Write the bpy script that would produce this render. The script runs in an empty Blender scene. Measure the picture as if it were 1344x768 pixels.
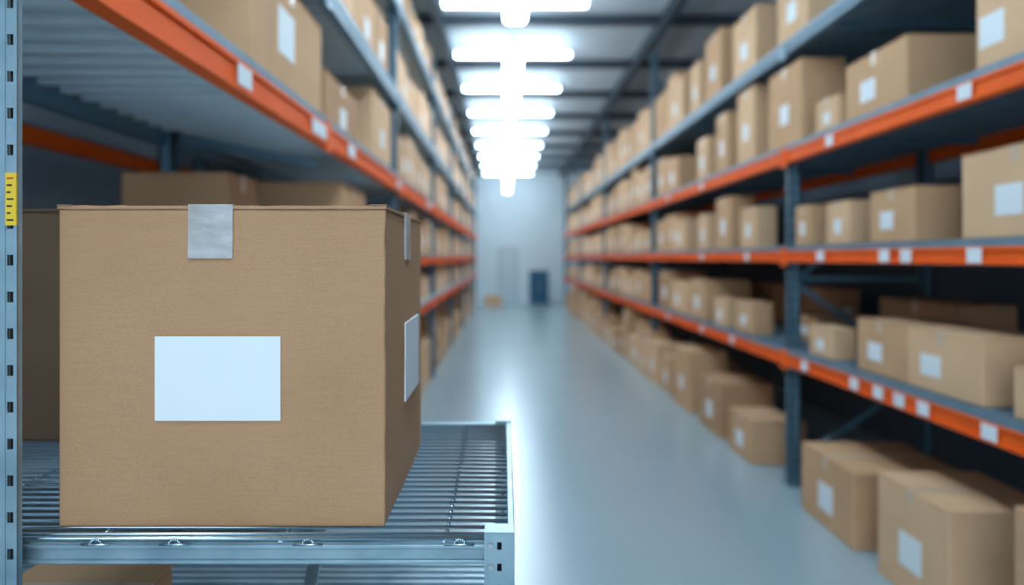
import bpy, bmesh, math, random
import mathutils
from mathutils import Vector
random.seed(11)
S=bpy.context.scene
COL=S.collection
F=1000.0; CU=662.0; CV=338.0; CZ=1.6

# ------------------------------------------------------------ materials
def new_mat(name, col, rough=0.5, metal=0.0, spec=0.5, emit=None, estr=0):
    m=bpy.data.materials.new(name); m.use_nodes=True
    b=m.node_tree.nodes['Principled BSDF']
    b.inputs['Base Color'].default_value=(*col,1)
    b.inputs['Roughness'].default_value=rough
    b.inputs['Metallic'].default_value=metal
    b.inputs['Specular IOR Level'].default_value=spec
    if emit:
        b.inputs['Emission Color'].default_value=(*emit,1)
        b.inputs['Emission Strength'].default_value=estr
    return m
def noise_col(m, c1, c2, scale=5, detail=4, bump=0, bscale=200, stretch=(1,1,1), lo=.3, hi=.7):
    nt=m.node_tree; N=nt.nodes; L=nt.links; b=N['Principled BSDF']
    tc=N.new('ShaderNodeTexCoord'); mp=N.new('ShaderNodeMapping'); mp.inputs['Scale'].default_value=stretch
    L.new(tc.outputs['Object'],mp.inputs['Vector'])
    n=N.new('ShaderNodeTexNoise'); n.inputs['Scale'].default_value=scale; n.inputs['Detail'].default_value=detail
    L.new(mp.outputs['Vector'],n.inputs['Vector'])
    r=N.new('ShaderNodeValToRGB')
    r.color_ramp.elements[0].position=lo; r.color_ramp.elements[0].color=(*c1,1)
    r.color_ramp.elements[1].position=hi; r.color_ramp.elements[1].color=(*c2,1)
    L.new(n.outputs['Fac'],r.inputs['Fac']); L.new(r.outputs['Color'],b.inputs['Base Color'])
    if bump:
        n2=N.new('ShaderNodeTexNoise'); n2.inputs['Scale'].default_value=bscale; n2.inputs['Detail'].default_value=3
        L.new(mp.outputs['Vector'],n2.inputs['Vector'])
        bp=N.new('ShaderNodeBump'); bp.inputs['Strength'].default_value=bump; bp.inputs['Distance'].default_value=0.002
        L.new(n2.outputs['Fac'],bp.inputs['Height']); L.new(bp.outputs['Normal'],b.inputs['Normal'])
    return m

CB=[]
for i,(a,b_) in enumerate([((.62,.365,.20),(.68,.405,.225)),((.74,.465,.27),(.80,.51,.30)),((.48,.27,.145),(.54,.305,.165)),((.13,.075,.047),(.165,.10,.06))]):  # last tone is cardboard with shadow put into its colour
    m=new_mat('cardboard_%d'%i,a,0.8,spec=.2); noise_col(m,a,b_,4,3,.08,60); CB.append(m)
TAPE=new_mat('packing_tape',(.66,.48,.33),.3,spec=.5)
LABEL=new_mat('paper_label',(.84,.88,.90),.6,spec=.3)
HC=new_mat('kraft_cardboard',(.45,.28,.16),.75,spec=.2)
def hero():
    nt=HC.node_tree;N=nt.nodes;L=nt.links;b=N['Principled BSDF']
    tc=N.new('ShaderNodeTexCoord')
    n=N.new('ShaderNodeTexNoise');n.inputs['Scale'].default_value=5;n.inputs['Detail'].default_value=5
    L.new(tc.outputs['Object'],n.inputs['Vector'])
    r=N.new('ShaderNodeValToRGB')
    r.color_ramp.elements[0].position=.3;r.color_ramp.elements[0].color=(.48,.262,.138,1)
    r.color_ramp.elements[1].position=.7;r.color_ramp.elements[1].color=(.525,.292,.158,1)
    L.new(n.outputs['Fac'],r.inputs['Fac'])
    n3=N.new('ShaderNodeTexNoise');n3.inputs['Scale'].default_value=380;n3.inputs['Detail'].default_value=3
    L.new(tc.outputs['Object'],n3.inputs['Vector'])
    mx=N.new('ShaderNodeMixRGB');mx.blend_type='OVERLAY';mx.inputs['Fac'].default_value=.17
    L.new(r.outputs['Color'],mx.inputs['Color1']);L.new(n3.outputs['Fac'],mx.inputs['Color2'])
    mp=N.new('ShaderNodeMapping');mp.inputs['Scale'].default_value=(6,6,140)
    L.new(tc.outputs['Object'],mp.inputs['Vector'])
    n4=N.new('ShaderNodeTexNoise');n4.inputs['Scale'].default_value=3;n4.inputs['Detail'].default_value=4
    L.new(mp.outputs['Vector'],n4.inputs['Vector'])
    mx2=N.new('ShaderNodeMixRGB');mx2.blend_type='OVERLAY';mx2.inputs['Fac'].default_value=.11
    L.new(mx.outputs['Color'],mx2.inputs['Color1']);L.new(n4.outputs['Fac'],mx2.inputs['Color2'])
    L.new(mx2.outputs['Color'],b.inputs['Base Color'])
    add=N.new('ShaderNodeMath');add.operation='MULTIPLY_ADD';add.inputs[1].default_value=.6
    L.new(n4.outputs['Fac'],add.inputs[0]);L.new(n3.outputs['Fac'],add.inputs[2])
    bp=N.new('ShaderNodeBump');bp.inputs['Strength'].default_value=.16;bp.inputs['Distance'].default_value=.001
    L.new(add.outputs['Value'],bp.inputs['Height']);L.new(bp.outputs['Normal'],b.inputs['Normal'])
hero()
HEDGE=new_mat('cardboard_cut_edge',(.26,.15,.085),.85)
noise_col(HEDGE,(.15,.08,.045),(.33,.19,.11),90,3)
HTAPE=new_mat('clear_tape',(.56,.52,.49),.28,spec=.6); noise_col(HTAPE,(.36,.33,.31),(.54,.52,.51),22,4,.5,40,(1,1,2.5))
GALV=new_mat('galvanised_steel',(.42,.52,.58),.38,.5); noise_col(GALV,(.21,.32,.38),(.34,.46,.52),14,5,.05,60)
WIRE=new_mat('zinc_wire',(.55,.68,.74),.22,.95)
BLUE=new_mat('blue_steel_upright',(.11,.20,.27),.45,.1); noise_col(BLUE,(.08,.17,.24),(.11,.215,.295),8,4)
DECK=new_mat('steel_decking',(.26,.33,.38),.5,.1); noise_col(DECK,(.13,.215,.28),(.20,.29,.36),6,4)
DECKL=new_mat('lightened_decking',(.6,.7,.75),.4,.2); noise_col(DECKL,(.60,.70,.75),(.70,.80,.85),6,4)  # left rack decking, paler colour stands in for light on its underside
ORANGE=new_mat('orange_beam_paint',(.85,.12,.025),.6,spec=.2); noise_col(ORANGE,(.93,.115,.008),(1.0,.145,.012),5,4)
DARK=new_mat('dark_slot',(.015,.02,.025),.8)
YEL=new_mat('yellow_sticker',(.85,.55,.03),.5)
RED=new_mat('red_print',(.55,.05,.03),.5)
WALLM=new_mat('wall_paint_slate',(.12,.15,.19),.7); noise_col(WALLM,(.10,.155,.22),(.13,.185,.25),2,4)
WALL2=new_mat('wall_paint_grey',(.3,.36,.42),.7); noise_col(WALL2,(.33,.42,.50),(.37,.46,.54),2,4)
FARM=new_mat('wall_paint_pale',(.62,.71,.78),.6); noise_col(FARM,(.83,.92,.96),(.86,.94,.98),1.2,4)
CEILM=new_mat('ceiling_panel',(.30,.34,.38),.6); noise_col(CEILM,(.50,.57,.63),(.56,.63,.69),1,4)
TRUSS=new_mat('ceiling_steel',(.035,.055,.08),.5)
FLOORM=new_mat('polished_concrete',(.45,.5,.52),.22,spec=.8)
noise_col(FLOORM,(.345,.455,.50),(.365,.475,.52),.6,3)
LIT=new_mat('lamp_diffuser',(.9,.95,1),.5,emit=(.66,.86,1.0),estr=17)
LIT2=new_mat('pendant_diffuser',(.9,.95,1),.5,emit=(.72,.89,1.0),estr=22)
HOUS=new_mat('lamp_housing',(.6,.65,.7),.4)
DOORM=new_mat('door_paint',(.70,.79,.84),.5)
CABM=new_mat('cabinet_blue',(.012,.10,.20),.45)
METALD=new_mat('handle_metal',(.4,.42,.45),.3,.9)

# ------------------------------------------------------------ mesh builder
class MB:
    def __init__(s): s.v=[];s.f=[];s.m=[];s.mats=[]
    def mi(s,mat):
        if mat not in s.mats: s.mats.append(mat)
        return s.mats.index(mat)
    def add(s,vs,fs,mat):
        o=len(s.v); s.v+= [tuple(v) for v in vs]; k=s.mi(mat)
        for f in fs: s.f.append(tuple(i+o for i in f)); s.m.append(k)
    def box(s,x0,x1,y0,y1,z0,z1,mat):
        if x0>x1:x0,x1=x1,x0
        if y0>y1:y0,y1=y1,y0
        vs=[(x,y,z) for x in(x0,x1) for y in(y0,y1) for z in(z0,z1)]
        s.add(vs,[(0,1,3,2),(4,6,7,5),(0,4,5,1),(2,3,7,6),(0,2,6,4),(1,5,7,3)],mat)
    def cbox(s,x0,x1,y0,y1,z0,z1,c,mat):
        lo=(min(x0,x1),min(y0,y1),min(z0,z1));hi=(max(x0,x1),max(y0,y1),max(z0,z1))
        idx={};vs=[]
        for sx in(0,1):
            for sy in(0,1):
                for sz in(0,1):
                    sg=(sx,sy,sz)
                    for a in range(3):
                        p=[]
                        for k in range(3):
                            val=hi[k] if sg[k] else lo[k]
                            if k!=a: val+= -c if sg[k] else c
                            p.append(val)
                        idx[(sg,a)]=len(vs);vs.append(p)
        fs=[]
        for a in range(3):
            b,c2=(a+1)%3,(a+2)%3
            for sd in(0,1):
                q=[]
                for (u,w) in((0,0),(1,0),(1,1),(0,1)):
                    g=[0,0,0];g[a]=sd;g[b]=u;g[c2]=w;q.append(idx[(tuple(g),a)])
                if sd==0:q.reverse()
                fs.append(q)
            for u in(0,1):
                for w in(0,1):
                    g0=[0,0,0];g0[b]=u;g0[c2]=w;g1=list(g0);g1[a]=1
                    g0=tuple(g0);g1=tuple(g1)
                    q=[idx[(g0,b)],idx[(g1,b)],idx[(g1,c2)],idx[(g0,c2)]]
                    if (u+w)%2==1:q.reverse()
                    fs.append(q)
        for sx in(0,1):
            for sy in(0,1):
                for sz in(0,1):
                    g=(sx,sy,sz);q=[idx[(g,0)],idx[(g,1)],idx[(g,2)]]
                    if (sx+sy+sz)%2==0:q.reverse()
                    fs.append(q)
        s.add(vs,fs,mat)
    def beam(s,p,q,w,h,mat):
        p=Vector(p);q=Vector(q);d=(q-p).normalized()
        up=Vector((0,0,1)) if abs(d.z)<.95 else Vector((0,1,0))
        a=d.cross(up).normalized()*w/2;b=d.cross(a).normalized()*h/2
        vs=[e+sa*a+sb*b for e in(p,q) for sa in(-1,1) for sb in(-1,1)]
        s.add(vs,[(0,1,3,2),(4,6,7,5),(0,4,5,1),(2,3,7,6),(0,2,6,4),(1,5,7,3)],mat)
    def cyl(s,p,q,r,mat,n=10):
        p=Vector(p);q=Vector(q);d=(q-p).normalized()
        up=Vector((0,0,1)) if abs(d.z)<.95 else Vector((0,1,0))
        a=d.cross(up).normalized();b=d.cross(a).normalized()
        vs=[]
        for e in(p,q):
            for i in range(n):
                t=2*math.pi*i/n;vs.append(e+r*(math.cos(t)*a+math.sin(t)*b))
        fs=[(i,(i+1)%n,n+(i+1)%n,n+i) for i in range(n)]+[tuple(range(n-1,-1,-1)),tuple(range(n,2*n))]
        s.add(vs,fs,mat)
    def obj(s,name,parent=None,smooth=False):
        me=bpy.data.meshes.new(name);me.from_pydata(s.v,[],s.f)
        for m in s.mats: me.materials.append(m)
        me.polygons.foreach_set('material_index',s.m)
        me.update()
        bm=bmesh.new();bm.from_mesh(me);bmesh.ops.recalc_face_normals(bm,faces=bm.faces);bm.to_mesh(me);bm.free()
        if smooth:
            for p in me.polygons:p.use_smooth=len(p.vertices)==4
        o=bpy.data.objects.new(name,me);COL.objects.link(o)
        if parent:o.parent=parent
        return o
def empty(name):
    e=bpy.data.objects.new(name,None);COL.objects.link(e);e.empty_display_size=.1;return e

# ------------------------------------------------------------ generic carton
def carton(mb,x0,x1,y0,y1,z0,z1,side,ci=0,label=True,front_label=False,tape=True,lf=.5,ls=1.0,lz=.42):
    """side=-1: aisle face is x0 (right rack) ; side=+1: aisle face is x1 (left rack)"""
    if x0>x1:x0,x1=x1,x0
    m=CB[ci]; t=.005
    mb.cbox(x0,x1,y0,y1,z0,z1-t,.006,m)
    ym=(y0+y1)/2; g=.003
    mb.cbox(x0-.001,x1+.001,y0-.001,ym-g,z1-t,z1,.0015,m)
    mb.cbox(x0-.001,x1+.001,ym+g,y1+.001,z1-t,z1,.0015,m)
    h=z1-z0; xf=x0 if side<0 else x1; o=-.002 if side<0 else .002
    if tape:
        tw=.028; dz=min(.07,h*.22)
        mb.box(x0,x1,ym-tw,ym+tw,z1,z1+.001,TAPE)
        mb.box(xf,xf+o,ym-tw,ym+tw,z1-dz,z1+.001,TAPE)
    if label:
        w=min(.17,(y1-y0)*.30)*ls; lh=min(.14,h*.34)*ls
        yc=y0+(y1-y0)*lf; zc=z0+h*lz
        mb.box(xf,xf+o,yc-w/2,yc+w/2,zc-lh/2,zc+lh/2,LABEL)
    if front_label:
        w=min(.13,(x1-x0)*.35); lh=min(.11,h*.3); xc=(x0+x1)/2; zc=z0+h*.45
        mb.box(xc-w/2,xc+w/2,y0-.002,y0,zc-lh/2,zc+lh/2,LABEL)

# ------------------------------------------------------------ room shell
XL,XR,YN,YF,ZC=-3.05,3.35,-6.0,26.9,4.6
def slab(name,x0,x1,y0,y1,z0,z1,mat):
    b=MB();b.box(x0,x1,y0,y1,z0,z1,mat);return b.obj(name)
slab('floor',XL-.2,XR+.2,YN,YF+.2,-.1,0,FLOORM)
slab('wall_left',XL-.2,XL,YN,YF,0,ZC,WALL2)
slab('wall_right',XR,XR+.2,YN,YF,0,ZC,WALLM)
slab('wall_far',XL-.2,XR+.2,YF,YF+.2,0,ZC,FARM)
slab('ceiling',XL-.2,XR+.2,YN,YF+.2,ZC,ZC+.15,CEILM)
b=MB()
for k in range(-7,9):
    y=9.45+2.15*k
    if y<YF-.3: b.box(XL,XR,y-.03,y+.03,ZC-.10,ZC,TRUSS); b.box(XL,XR,y-.07,y+.07,ZC-.115,ZC-.095,TRUSS)
for x in(-.80,1.98):
    b.box(x-.05,x+.05,YN,YF,ZC-.16,ZC-.001,TRUSS)
b.obj('ceiling_beams')
for k in range(-6,9):
    y=8.5+2.15*k
    if y>YF-.4: continue
    b=MB();xc=.12;z=ZC-.17
    b.cbox(xc-.80,xc+.80,y-.035,y+.035,z+.045,z+.085,.006,HOUS)
    for sx in(-1,1):
        for dy in(-.048,.048):
            b.cyl((xc+sx*.05,y+dy,z),(xc+sx*.80,y+dy,z),.026,LIT,8)
        b.box(xc+sx*.05-.012,xc+sx*.05+.012,y-.08,y+.08,z-.03,z+.05,HOUS)
    for sx in(-.6,.6): b.box(xc+sx-.02,xc+sx+.02,y-.02,y+.02,z+.085,ZC,HOUS)
    b.obj('ceiling_light')
for k in range(-5,8):
    y=8.8+2.3*k
    if y>YF-.9: continue
    b=MB();xc=.1;z=3.8
    b.cbox(xc-.03,xc+.03,y-.72,y+.72,z+.06,z+.09,.006,HOUS)
    b.cbox(xc-.10,xc+.10,y-.60,y+.60,z-.03,z+.06,.03,LIT2)
    for sy in(-.55,.55): b.cyl((xc,y+sy,z+.09),(xc,y+sy,ZC),.006,HOUS,6)
    b.obj('pendant_light')
b=MB();y=YF-.002
b.box(-.24,-.18,y-.05,y,0,1.95,HOUS);b.box(.42,.48,y-.05,y,0,1.95,HOUS);b.box(-.24,.48,y-.05,y,1.9,1.96,HOUS)
b.box(-.18,.42,y-.03,y,.01,1.9,DOORM);b.box(-.12,-.10,y-.08,y-.03,.95,1.07,METALD)
b.obj('door_1')
b=MB()
b.cbox(.84,1.48,25.4,25.95,.06,1.16,.01,CABM)
b.cbox(.86,1.155,25.38,25.40,.1,1.12,.004,CABM);b.cbox(1.165,1.46,25.38,25.40,.1,1.12,.004,CABM)
b.cyl((1.13,25.36,.55),(1.13,25.36,.72),.008,METALD);b.cyl((1.19,25.36,.55),(1.19,25.36,.72),.008,METALD)
for x in(.88,1.44):
    for yy in(25.45,25.9): b.cyl((x,yy,0),(x,yy,.07),.02,METALD)
b.obj('storage_cabinet')
b=MB();carton(b,-.66,-.1,25.2,25.6,0,.34,1,1,front_label=False);b.obj('cardboard_box')

# ------------------------------------------------------------ pallet racks
def upright(mb,x,y,z0,z1,mat,w=.09,d=.075,slots=True,sgn=1):
    t=.012
    xf=x; xb=x+sgn*d
    mb.box(xf,xf+sgn*t,y-w/2,y+w/2,z0,z1,mat)
    mb.box(xf,xb,y-w/2,y-w/2+t,z0,z1,mat)
    mb.box(xf,xb,y+w/2-t,y+w/2,z0,z1,mat)
    mb.box(xb-sgn*t,xb,y-w/2,y-w/2+.03,z0,z1,mat)
    mb.box(xb-sgn*t,xb,y+w/2-.03,y+w/2,z0,z1,mat)
    if z0<.01: mb.box(xf-sgn*.02,xb+sgn*.03,y-w/2-.03,y+w/2+.03,0,.012,mat)
    if slots:
        z=z0+.1
        while z<z1-.05:
            for dy in(-.022,.022): mb.box(xf-sgn*.001,xf,y+dy-.006,y+dy+.006,z-.014,z+.014,DARK)
            mb.box(xf+sgn*.03,xf+sgn*.045,y-w/2-.001,y-w/2,z-.014,z+.014,DARK)
            z+=.075
def rack(name,xf,depth,sgn,frames,ytop,levels,nostop=None,ystart={},slots_to=12,extra=None,dm=None,pitch=.075,rib=.014):
    root=empty(name); dm=dm or DECK
    up=MB();br=MB();be=MB();de=MB()
    xb=xf+sgn*depth
    for fy in frames:
        zt=ytop
        zf=nostop.get(fy,ytop) if nostop else ytop
        upright(up,xf,fy,0,zf,BLUE,slots=fy<slots_to,sgn=sgn)
        upright(up,xb,fy,0,zt,BLUE,slots=False,sgn=-sgn)
        z=.15;flip=0
        while z<min(zf,zt)-.7:
            a=xf+sgn*.05;c=xb-sgn*.05
            br.beam((a,fy,z),(c,fy,z),.03,.035,BLUE)
            if flip%2==0: br.beam((a,fy,z),(c,fy,z+.62),.03,.035,BLUE)
            else: br.beam((c,fy,z),(a,fy,z+.62),.03,.035,BLUE)
            z+=.65;flip+=1
    if extra:
        for (p,q) in extra: br.beam(p,q,.03,.04,BLUE)
    for (zt,hh,mat,rear) in levels:
        y0=ystart.get(zt,frames[0]); y1=frames[-1]
        dz=.035
        be.box(xf-sgn*.022,xf+sgn*.03,y0,y1,zt-dz-hh,zt-dz,mat)
        be.box(xf-sgn*.030,xf-sgn*.022,y0,y1,zt-dz-.018,zt-dz,mat)
        be.box(xf-sgn*.030,xf-sgn*.022,y0,y1,zt-dz-hh,zt-dz-hh+.014,mat)
        be.box(xb-sgn*.03,xb+sgn*.02,y0,y1,zt-dz-hh,zt-dz,rear)
        for fy in frames:
            if fy<y0-.1: continue
            be.box(xf-sgn*.034,xf-sgn*.022,fy-.05,fy+.05,zt-dz-hh-.03,zt-dz+.02,mat)
        de.box(xf-sgn*.02,xb,y0,y1,zt-.02,zt-.006,dm)
        y=y0+.02;p=pitch
        while y<min(y1,16):
            de.box(xf-sgn*.02,xb,y,y+.028,zt-.006,zt,dm)
            xa_,xc_=xf+sgn*.03,xb-sgn*.03
            yb0,yb1=y+.032,y+.032+p*.42
            vs=[(xa_,yb0,zt-.02),(xa_,yb1,zt-.02),(xa_,yb1-.008,zt-.02-rib),(xa_,yb0+.008,zt-.02-rib),
                (xc_,yb0,zt-.02),(xc_,yb1,zt-.02),(xc_,yb1-.008,zt-.02-rib),(xc_,yb0+.008,zt-.02-rib)]
            de.add(vs,[(0,1,2,3),(7,6,5,4),(0,4,5,1),(1,5,6,2),(2,6,7,3),(3,7,4,0)],dm)
            y+=p
        de.box(xf-sgn*.028,xf-sgn*.02,y0,y1,zt-.035,zt,DECK)
        y=y0+1.0
        while y<y1: 
            if rib<.03: de.box(xf+sgn*.03,xb-sgn*.03,y-.025,y+.025,zt-.075,zt-.034,BLUE)
            y+=1.7
    up.obj('uprights',root);br.obj('braces',root);be.obj('beams',root);de.obj('decking',root)
    return root
RX=2.0; LX=-.93
RF=[.4,5.38,10.36,15.34,20.3,25.3]
rr=rack('pallet_rack',RX,1.0,1,RF,4.4,
   [(.965,.085,ORANGE,ORANGE),(1.68,.075,ORANGE,ORANGE),(2.385,.085,ORANGE,ORANGE),(3.12,.06,BLUE,BLUE)],
   nostop={5.38:2.36,.4:2.36})
LF=[1.15,3.9,6.6,10.2,13.8,17.4,21.0,24.8]
lr=rack('pallet_rack',LX,.82,-1,LF,4.35,
   [(1.10,.08,ORANGE,ORANGE),(1.64,.08,ORANGE,ORANGE),(2.31,.105,ORANGE,BLUE),(3.02,.08,BLUE,BLUE),(3.82,.07,BLUE,BLUE)],
   nostop={3.9:1.60},ystart={1.10:1.85,1.64:1.85},slots_to=4,dm=DECKL,pitch=.145,rib=.05,
   extra=[((-1.70,3.93,2.22),(-.97,3.93,2.08)),((-1.70,3.93,2.0),(-1.70,6.55,2.2))])
root=empty('pallet_rack')
b=MB()
for fy in(1.2,7.4,13.6,19.8): upright(b,-2.5,fy,0,4.2,BLUE,slots=False,sgn=-1);upright(b,-2.98,fy,0,4.2,BLUE,slots=False,sgn=1)
b.obj('uprights',root)
b=MB()
for z in(1.1,2.2,3.1):
    b.box(-2.55,-2.48,1.2,19.8,z,z+.09,ORANGE);b.box(-2.98,-2.5,1.2,19.8,z+.09,z+.11,DECK)
b.obj('beams',root)

lab=MB()
def rlabel(x,zc,w=.10,h=.065):
    D=2.0*F/(x-CU); lab.box(RX-.0325,RX-.030,D-w/2,D+w/2,zc-h/2,zc+h/2,LABEL)
for x in(1275,1095,925,880): rlabel(x,2.31)
for x in(1288,1197,1168,1083,985,925): rlabel(x,1.608)
for x in(1308,1220,1188,1160,1128,1062,965,925,880): rlabel(x,.888)
for px,w in((310,.14),(412,.3),(455,.2),(520,.3),(560,.4)):
    D=.93*F/(CU-px); lab.box(LX+.030,LX+.0325,D-w/2,D+w/2,2.19,2.26,LABEL)
lab.obj('shelf_label_strips',rr)

# ------------------------------------------------------------ cartons on the right
def rbox(X,xl,xc,xr,ytop,zb,ci=0,label=True,lf=.5,fl=False,ls=1.0):
    D0=X*F/(xc-CU);D1=X*F/(xl-CU);X2=max((xr-CU)*D0/F,X+.15)
    X2=min(X2,2.85)
    zt=CZ-(ytop-CV)*D0/F
    b=MB();carton(b,X,X2,D0,D1,zb,zt,-1,ci,label,fl,lf=lf,ls=ls);b.obj('cardboard_box')
    return D0,D1
rbox(1.90,1052,1120,1270,622,0,0,lf=.5,ls=1.15)
rbox(1.90,1152,1245,1400,672,0,1,lf=.5,ls=1.15)
rbox(1.90,1331,1450,1600,722,0,0)
rbox(1.90,957,985,1045,552,0,0,ls=1.1)
rbox(1.90,918,945,1015,505,0,2,ls=1.1)
rbox(1.90,884,905,955,462,0,0)
b=MB();carton(b,2.12,2.5,6.3,6.7,0,.24,-1,1);b.obj('cardboard_box')
zl=.965
rbox(2.02,1062,1092,1122,432,zl,1)
rbox(2.02,1125,1188,1300,428,zl,0,lf=.6)
rbox(2.02,1190,1290,1400,444,zl,1,lf=.65)
rbox(2.02,1330,1420,1600,500,zl,1)
b=MB();carton(b,2.56,2.9,4.3,5.2,zl,1.33,-1,2,label=False);b.obj('cardboard_box')
rbox(2.02,965,987,1015,398,zl,0)
rbox(2.02,937,953,970,393,zl,1)
rbox(2.02,905,925,985,368,zl,0)
b=MB();carton(b,2.3,2.8,5.6,6.1,zl,1.16,-1,2,label=True);b.obj('cardboard_box')
zm=1.68
rbox(2.02,1262,1420,1600,170,zm,1,lf=.55)
rbox(2.02,1142,1200,1262,243,zm,0,lf=.6)
rbox(2.02,1085,1115,1140,262,zm,1)
rbox(2.02,1044,1063,1085,268,zm,0)
rbox(2.02,972,992,1020,270,zm,1)
rbox(2.02,940,958,990,257,zm,0)
rbox(2.02,916,928,940,280,zm,1)
rbox(2.02,882,900,915,287,zm,1)
zu=2.385
rbox(2.02,1281,1400,1500,-90,zu,1,lf=.8)
rbox(2.02,1110,1190,1285,44,zu,0,lf=.6)
rbox(2.02,1071,1100,1118,122,zu,1)
rbox(2.02,1009,1052,1110,75,zu,0,lf=.5)
rbox(2.02,968,990,1008,110,zu,1)
rbox(2.02,940,955,968,145,zu,0)
rbox(2.02,915,928,940,178,zu,1)
rbox(2.02,874,890,915,204,zu,0)
zt=3.12
rbox(2.02,1020,1060,1120,-60,zt,1)
rbox(2.02,962,992,1020,5,zt,1)
rbox(2.02,926,946,962,35,zt,0)
rbox(2.02,906,918,925,78,zt,1)
rbox(2.02,876,896,905,97,zt,1)

def fill(name,side,X,frames,y0,y1,zb,hmin,hmax,lmin=.35,lmax=.8,dmin=.35,dmax=.65,gap=.12,stack=.0,off=.0,cis=(0,1,1,0,2)):
    b=MB();y=y0
    while y<y1-.25:
        L=random.uniform(lmin,lmax)
        hit=[f for f in frames if y<f+.07 and y+L>f-.07]
        if hit: 
            if hit[0]-.08-y>.28: L=hit[0]-.08-y
            else: y=hit[0]+.08; continue
        if y+L>y1: break
        h=random.uniform(hmin,hmax);d=random.uniform(dmin,dmax);o=random.uniform(0,off)
        xa=X+(o if side<0 else -o);xb=xa+(d if side<0 else -d)
        carton(b,xa,xb,y,y+L,zb,zb+h,side,random.choice(cis),random.random()<.8,random.random()<.3,lf=random.uniform(.35,.65))
        if random.random()<stack:
            h2=random.uniform(hmin*.7,hmin)
            carton(b,xa+(.03 if side<0 else -.03),xb-(.03 if side<0 else -.03),y+.03,y+L-.05,zb+h+.001,zb+h+h2,side,random.choice((0,1)))
        y+=L+random.uniform(.015,gap)
    b.obj(name)
N_='stacked_cardboard_boxes'
fill(N_,-1,1.90,[],8.3,25,0,.3,.55,stack=.35,off=.08,gap=.2)
fill(N_,-1,2.03,RF,8.0,25,zl,.24,.48,gap=.12)
fill(N_,-1,2.03,RF,9.0,25,zm,.26,.5,gap=.1)
fill(N_,-1,2.03,RF,9.6,25,zu,.35,.6,gap=.08)
fill(N_,-1,2.03,RF,9.0,25,zt,.45,.7,gap=.08)
fill(N_,-1,2.70,RF,6.2,25,.965,.2,.4,dmin=.18,dmax=.2,cis=(2,))
fill(N_,1,-.97,LF,7.2,24.7,0,.3,.55,stack=.3,gap=.2)
fill(N_,1,-.97,LF,6.7,24.7,1.10,.25,.40,gap=.1)
fill(N_,1,-.97,LF,6.7,24.7,1.64,.25,.45,gap=.1)
fill(N_,1,-.97,LF,7.0,24.7,2.31,.35,.52,gap=.06)
fill(N_,1,-.97,LF[2:],4.3,24.7,3.02,.4,.62,gap=.06)
fill(N_,1,-.97,LF[2:],5.0,24.7,3.82,.35,.5,gap=.06)
def lb(x0,x1,y0,y1,z0,z1,ci=0,**k):
    b=MB();carton(b,x0,x1,y0,y1,z0,z1,1,ci,**k);return b.obj('cardboard_box')
lb(-1.42,-.97,2.92,4.04,2.31,2.82,0,lf=.42,ls=1.45,lz=.55)
lb(-1.36,-.97,5.6,6.5,2.31,2.86,1)
lb(-1.5,-1.0,4.25,5.2,2.31,2.66,2)
lb(-1.68,-.99,4.62,5.42,1.64,2.06,0,label=False)
lb(-1.66,-1.2,3.3,3.7,1.64,1.97,2,label=False)

# ------------------------------------------------------------ foreground wire shelving
root=empty('wire_shelving_unit')
zd=1.228; Y0,Y1=1.02,1.71; XA,XB=-1.32,.006
w=MB();r=.0028
y=Y0+.012
while y<Y1-.005:
    w.cyl((XA,y,zd-r),(XB,y,zd-r),r,WIRE,8); y+=.0265
w.obj('deck_wires',root,smooth=True)
w=MB()
for x in(-1.2,-1.0,-.8,-.55,-.3,-.08):
    w.cyl((x,Y0+.0,zd-.0086),(x,Y1,zd-.0086),.003,WIRE,8)
for x in(-.545,-.44,-.262,-.06):
    cx=x;prev=None
    for i in range(9):
        a=math.pi*i/8
        p=(cx-.008*math.cos(a),Y0-.0045,zd-.012+.008*math.sin(a))
        if prev: w.cyl(prev,p,.0017,WIRE,6)
        prev=p
    w.cyl((cx-.02,Y0-.0045,zd-.011),(cx+.02,Y0-.0045,zd-.011),.0017,WIRE,6)
w.cyl((XA,Y0-.001,zd-.0035),(XB-.02,Y0-.001,zd-.0035),.003,WIRE,10)
w.obj('cross_wires',root,smooth=True)
w=MB()
w.cbox(XA,-.022,Y0+.000,Y0+.020,zd-.036,zd-.009,.0015,GALV)
w.cbox(XA,-.022,Y0-.005,Y0+.0,zd-.017,zd-.0115,.001,GALV)
w.cbox(XA,-.022,Y0-.005,Y0+.0,zd-.037,zd-.032,.001,GALV)
w.cbox(XA,XB,Y1,Y1+.018,zd-.04,zd-.001,.0015,GALV)
w.cbox(XB-.002,XB+.008,Y0,Y1+.018,zd-.034,zd+.002,.0015,GALV)
w.obj('rails',root)
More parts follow.
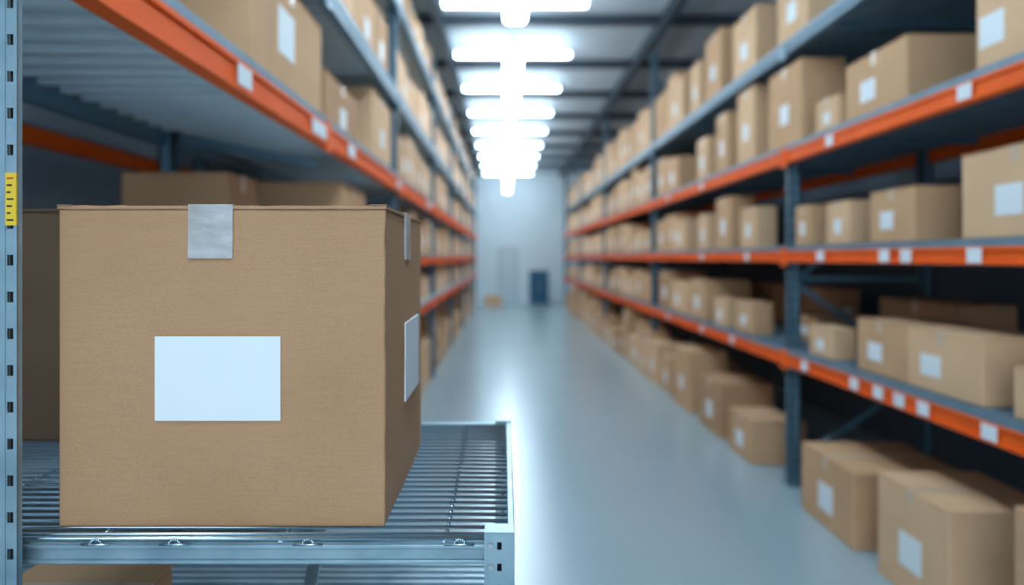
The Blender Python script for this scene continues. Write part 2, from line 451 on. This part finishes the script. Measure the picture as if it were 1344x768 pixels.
def slotted_post(mb,x0,x1,yf,z0,z1,pitch=.0475,zstart=0,d=.035,sw=.008,sh=.014,cap=False):
    t=.0018;xc=(x0+x1)/2
    mb.box(x0,xc-sw/2,yf,yf+t,z0,z1,GALV);mb.box(xc+sw/2,x1,yf,yf+t,z0,z1,GALV)
    z=z0+zstart;prev=z0
    while z+sh<z1:
        mb.box(xc-sw/2,xc+sw/2,yf,yf+t,prev,z,GALV);prev=z+sh;z+=pitch
    mb.box(xc-sw/2,xc+sw/2,yf,yf+t,prev,z1,GALV)
    mb.box(x0,x0+t,yf,yf+d,z0,z1,GALV);mb.box(x1-t,x1,yf,yf+d,z0,z1,GALV)
    mb.box(x1-.003,x1+.0005,yf-.0015,yf,z0,z1,GALV);mb.box(x0-.0005,x0+.003,yf-.0015,yf,z0,z1,GALV)
    mb.box(x0+.003,x1-.003,yf+min(d,.014)-.002,yf+min(d,.014)-.001,z0,z1-.001,DARK)  # dark sheet paints the shade inside the hollow post
    if cap: mb.cbox(x0-.0005,x1+.0005,yf-.0015,yf+d,z1,z1+.002,.0006,GALV)
w=MB()
slotted_post(w,-.6470,-.6295,.984,0,2.4,zstart=.022,d=.011)
w.box(-.70,-.6490,.986,.988,0,2.4,GALV)
slotted_post(w,-.026,.013,1.0,0,zd+.010,zstart=.012,d=.03,pitch=.028,sw=.006,sh=.010,cap=True)
slotted_post(w,-.020,.014,Y1+.0,0,zd+.004,zstart=.02,d=.03,cap=True)
slotted_post(w,-1.34,-1.30,Y1+.0,0,2.4,zstart=.02,d=.03)
for (xx,z) in((-.018,zd-.006),(-.018,zd-.034)): 
    w.cyl((xx,.996,z),(xx,1.001,z),.0035,METALD,8)
for (x,y,) in((-.640,1.0),(-.006,1.018),(0,1.725),(-1.32,1.725)):
    w.cbox(x-.035,x+.035,y-.015,y+.045,0,.008,.002,GALV)
w.obj('posts',root)
w=MB()
sy=.9815
zt_=CZ+(CV-227)*.984/F; zb_=CZ+(CV-296)*.984/F
xs0=(9-CU)*.984/F; xs1=(23-CU)*.984/F
w.box(xs0,xs1,sy-.0008,.984,zb_,zt_,YEL)
for i in range(7):
    z=zt_-.006-i*.009
    w.box(xs0+.002,xs1-.003-.002*(i%3),sy-.0012,sy-.0008,z-.0022,z,RED if i<1 else DARK)
w.obj('warning_sticker',root)
w=MB();zq=.93
w.box(XA,XB,Y0+.02,Y1,zq-.004,zq,DECK)
y=Y0+.03
while y<Y1-.03: w.box(XA,XB,y,y+.012,zq,zq+.004,GALV);y+=.03
w.cbox(XA,XB,Y0,Y0+.02,zq-.04,zq,.0015,GALV);w.cbox(XA,XB,Y1,Y1+.018,zq-.04,zq+.004,.0015,GALV)
w.beam((-.30,1.04,.97),(-.37,1.70,1.20),.02,.012,GALV)
w.obj('lower_shelf',root)
b=MB();carton(b,-.79,-.56,1.08,1.29,zq+.004,1.082,1,0);b.obj('cardboard_box')
b=MB();carton(b,-1.28,-.70,1.535,1.70,zd,1.697,1,3,label=False,tape=False);b.obj('cardboard_box')  # shadowed carton, its shade is painted in by the darkest cardboard

# ------------------------------------------------------------ hero carton
D=1.05
x0,x1=(77-CU)*D/F,(505.5-CU)*D/F; y0,y1=D,1.50; z0,z1=zd+.0005,CZ+(CV-270)*D/F
t=.0045
bm=bmesh.new();bmesh.ops.create_cube(bm,size=1)
for v in bm.verts:
    v.co=Vector(((x0+x1)/2+v.co.x*(x1-x0),(y0+y1)/2+v.co.y*(y1-y0),(z0+z1-t)/2+v.co.z*(z1-t-z0)))
bmesh.ops.bevel(bm,geom=[e for e in bm.edges],offset=.0035,segments=3,affect='EDGES',profile=.6)
big=[e for e in bm.edges if e.calc_length()>.3]
bmesh.ops.subdivide_edges(bm,edges=big,cuts=50,use_grid_fill=True)
for v in bm.verts:
    u=(v.co.x-x0)/(x1-x0);q=(v.co.y-y0)/(y1-y0);k=(v.co.z-z0)/(z1-z0)
    nz=mathutils.noise.noise(v.co*9)*.0011+mathutils.noise.noise(v.co*26)*.0003
    if abs(v.co.y-y0)<.0006:
        cr=.0016*math.exp(-((k-.935+.01*math.sin(u*5))/.012)**2)
        v.co.y-= .0030*math.sin(math.pi*u)*math.sin(math.pi*k)+nz-cr*.6
    if abs(v.co.x-x1)<.0006: v.co.x+= .0035*math.sin(math.pi*q)*math.sin(math.pi*k)+nz
    if abs(v.co.x-x0)<.0006: v.co.x-= .0015*math.sin(math.pi*q)*math.sin(math.pi*k)
    if u>.985 and q<.02: v.co.x+=mathutils.noise.noise(Vector((0,0,v.co.z*28)))*.0018
me=bpy.data.meshes.new('body');bm.to_mesh(me);bm.free();me.materials.append(HC)
for p in me.polygons:p.use_smooth=True
hero_root=empty('cardboard_box')
ob=bpy.data.objects.new('body',me);COL.objects.link(ob);ob.parent=hero_root
f=MB();xm=(x0+x1)/2-.003
def flap(xa,xb,ya,yb):
    n=40;vs=[];fs=[]
    for i in range(n+1):
        tt=i/n
        wob=mathutils.noise.noise(Vector((tt*14,xa*7,3)))*.0010
        wz=mathutils.noise.noise(Vector((tt*9,xa*5,9)))*.0010
        x=xa+(xb-xa)*tt
        vs+= [(x,ya-.0015+wob,z1-t),(x,ya-.0015+wob,z1+wz),(x,yb,z1-t),(x,yb,z1+wz*.3)]
        if i:
            o=(i-1)*4;p=o+4
            fs+=[(o,p,p+1,o+1),(o+1,p+1,p+3,o+3),(o+3,p+3,p+2,o+2),(o+2,p+2,p,o)]
    fs+=[(0,1,3,2),(4*n,4*n+2,4*n+3,4*n+1)]
    f.add(vs,fs,HC)
flap(x0-.001,xm-.0015,y0,y1);flap(xm+.0015,x1+.002,y0,y1)
f.box(x0+.01,x1-.004,y0-.0008,y0+.001,z1-t-.0014,z1-t+.0002,HEDGE)
f.box(x1-.001,x1+.0012,y0+.006,y1-.006,z1-t-.0014,z1-t+.0002,HEDGE)
f.box(x1-.022,x1+.0024,y0-.0024,y0+.016,z1-.001,z1+.0018,HEDGE)
f.box(x0-.0018,x0+.018,y0-.0024,y0+.01,z1-.0008,z1+.0014,HEDGE)
f.obj('top_flaps',hero_root)
def front_y(x,z):
    u=(x-x0)/(x1-x0);k=(z-z0)/(z1-z0);return y0-.0030*math.sin(math.pi*max(0,u))*math.sin(math.pi*max(0,min(1,k)))-.0018
tp=MB();ta=(248-CU)*D/F;tb=(306.5-CU)*D/F;zb2=CZ-(340-CV)*D/F
n=24;m_=10;vs=[];fs=[]
for i in range(n+1):
    x=ta+(tb-ta)*i/n
    zend=zb2+(.0012 if i%2 else 0)
    for j in range(m_+1):
        z=z1+.0015+(zend-z1-.0015)*j/m_
        vs.append((x,front_y(x,z)-.0009+mathutils.noise.noise(Vector((x*60,0,z*40)))*.0004,z))
for i in range(n):
    for j in range(m_):
        a=i*(m_+1)+j;fs.append((a,a+1,a+m_+2,a+m_+1))
tp.add(vs,fs,HTAPE)
tp.box(ta,tb,y0-.0022,y1+.001,z1+.0011,z1+.0018,HTAPE)
sy0,sy1=1.24,1.30
tp.box(x1+.001,x1+.0047,sy0,sy1,z1-.075,z1+.0018,HTAPE)
tp.box(xm,x1+.0045,sy0,sy1,z1+.0012,z1+.0019,HTAPE)
tp.obj('packing_tape',hero_root)
lbm=MB()
la,lb_=(205-CU)*D/F,(369.5-CU)*D/F;lz1=CZ-(441-CV)*D/F;lz0=CZ-(551.5-CV)*D/F
n=12;vs=[];fs=[]
for i in range(n+1):
    for j in range(n+1):
        x=la+(lb_-la)*i/n;z=lz0+(lz1-lz0)*j/n;vs.append((x,front_y(x,z)-.0006,z))
for i in range(n):
    for j in range(n):
        a=i*(n+1)+j;fs.append((a,a+n+1,a+n+2,a+1))
lbm.add(vs,fs,LABEL)
ys0,ys1=1.228,1.415
zc1=CZ-(424-CV)*1.23/F;zc0=CZ-(527-CV)*1.23/F
lbm.box(x1+.0005,x1+.0054,ys0,ys1,zc0,zc1,LABEL)
lbm.obj('shipping_labels',hero_root,smooth=False)

# ------------------------------------------------------------ world + camera
wd=bpy.data.worlds.new('World');S.world=wd;wd.use_nodes=True
bg=wd.node_tree.nodes['Background'];bg.inputs['Color'].default_value=(.74,.89,1,1);bg.inputs['Strength'].default_value=2.65
cam=bpy.data.cameras.new('camera');co=bpy.data.objects.new('camera',cam);COL.objects.link(co)
co.location=(0,0,CZ);co.rotation_euler=(math.radians(90),0,0)
cam.sensor_width=36;cam.lens=36*F/1344
cam.shift_x=(672-CU)/1344;cam.shift_y=-(384-CV)/1344
cam.clip_start=.05
cam.dof.use_dof=True;cam.dof.focus_distance=1.06;cam.dof.aperture_fstop=1.9
S.camera=co
S.view_settings.view_transform='Standard'
S.view_settings.look='None'
S.view_settings.exposure=.12
